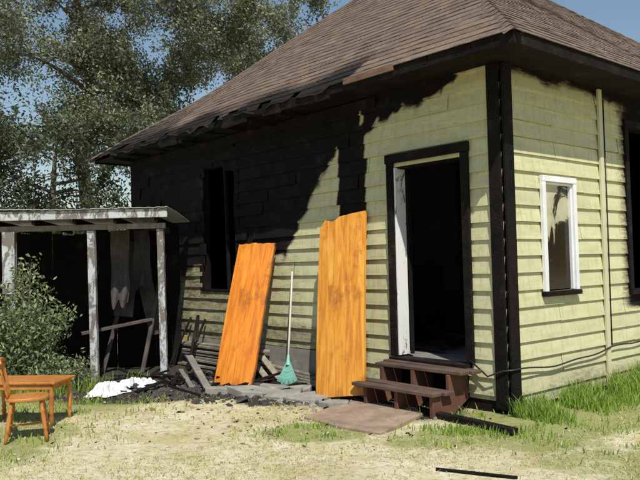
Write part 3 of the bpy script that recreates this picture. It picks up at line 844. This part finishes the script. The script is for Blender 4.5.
def blades(name,P,H,mat,w=.006,tint=None,lean=.35):
    n=len(P); P=np.asarray(P); H=np.asarray(H).reshape(-1,1)
    a=rng.uniform(0,2*math.pi,n); side=np.stack([np.cos(a),np.sin(a),0*a],1); b=rng.uniform(0,2*math.pi,n); ld=np.stack([np.cos(b),np.sin(b),0*b],1)*H*lean*rng.uniform(.2,1.6,(n,1))
    base=np.zeros((n,3)); base[:,:2]=P; base[:,2]=[gz(x,y)-.01 for x,y in P]
    up=np.array([0,0,1.]); V=np.empty((n,5,3)); ww=w*rng.uniform(.6,1.4,(n,1))
    V[:,0]=base-side*ww; V[:,1]=base+side*ww; V[:,2]=base+ld*.35+up*H*.6+side*ww*.75; V[:,3]=base+ld*.35+up*H*.6-side*ww*.75; V[:,4]=base+ld+up*H*.97
    F=[]
    for i in range(n):
        k=i*5; F.append((k,k+1,k+2,k+3)); F.append((k+3,k+2,k+4))
    me=bpy.data.meshes.new(name); me.from_pydata(V.reshape(-1,3).tolist(),[],F)
    if tint is None: tint=rng.uniform(0,1,n)
    at=me.attributes.new('tint','FLOAT','POINT'); at.data.foreach_set('value',np.repeat(tint,5).astype(np.float32))
    me.materials.append(mat); return link(bpy.data.objects.new(name,me))
P=[];H=[]
def inhouse(x,y):
    v=Vector((x,y,0))-C0; return v.dot(dLv)>-.02 and v.dot(dRv)>-.02
for i in range(9500):
    t=random.uniform(-.1,4.5); o=abs(random.gauss(0,.34))+.06
    p=C0+dRv*t-dLv*o
    if fbm(p.x,p.y,2.2,2)<-.15: continue
    P.append((p.x,p.y)); H.append(random.uniform(.05,.27)*(1+.4*min(1,t/2.5))*max(.28,1-o*.85))
for (cx,cy,sx,sy,n,h) in [(1.35,6.35,.38,.2,1200,.06),(-.12,6.5,.26,.16,700,.045),(-3.6,9.0,.55,.25,1800,.18),(-2.9,7.9,.8,.5,1500,.06),(-2.8,6.1,.4,.5,600,.05),(2.6,5.9,.6,.25,900,.05),(1.0,6.9,.2,.1,250,.10),(-2.9,9.5,.3,.15,200,.12)]:
    for i in range(n):
        x,y=random.gauss(cx,sx),random.gauss(cy,sy)
        if inhouse(x,y) or fbm(x,y,2.5,2)<-.1: continue
        P.append((x,y)); H.append(h*random.uniform(.5,1.5))
blades('grass',P,H,GRASSM,.005)
P=[];H=[]
while len(P)<40000:
    x,y=random.uniform(-6,5),random.uniform(3.4,9.2)
    if inhouse(x,y) or fbm(x+9,y,1.3,3)<random.uniform(-.45,.2): continue
    if max(ell(x,y,-2.0,9.5,1.7,1.15),ell(x,y,-.9,9.0,1.5,.6,-.75))>random.uniform(-.1,.3): continue
    P.append((x,y)); H.append(random.uniform(.012,.042))
blades('dry_grass',P,H,DRYM,.003,lean=1.2)

# ------------------------------------------------------------------ light
w=bpy.data.worlds.new('World'); S.world=w; w.use_nodes=True
nt=w.node_tree; bg=nt.nodes['Background']; sky=nt.nodes.new('ShaderNodeTexSky'); sky.sky_type='NISHITA'; sky.sun_disc=False
EL=math.radians(55); hx,hy=.19,-.982
sunv=Vector((hx*math.cos(EL),hy*math.cos(EL),math.sin(EL))).normalized()
sky.sun_elevation=EL; sky.sun_rotation=math.atan2(hx,hy); sky.air_density=1.4; sky.dust_density=.3; sky.ozone_density=2.5
nt.links.new(sky.outputs[0],bg.inputs['Color']); bg.inputs['Strength'].default_value=.10
L=bpy.data.lights.new('sun','SUN'); L.energy=5.0; L.angle=math.radians(.5); L.color=(1,.96,.88)
so=bpy.data.objects.new('sun',L); link(so)
sx_=Vector((0,0,1)).cross(sunv).normalized(); sy_=sunv.cross(sx_)
so.matrix_world=Matrix((sx_,sy_,sunv)).transposed().to_4x4()

# ------------------------------------------------------------------ camera
cd=bpy.data.cameras.new('camera'); cd.lens=40.5; cd.sensor_width=36; cd.clip_end=2000; cd.clip_start=.05
cam=bpy.data.objects.new('camera',cd); link(cam)
cam.matrix_world=Matrix.Translation((0,0,1.5))@Matrix.Rotation(math.radians(91.9),4,'X')@Matrix.Rotation(math.radians(-1.43),4,'Z')
S.camera=cam
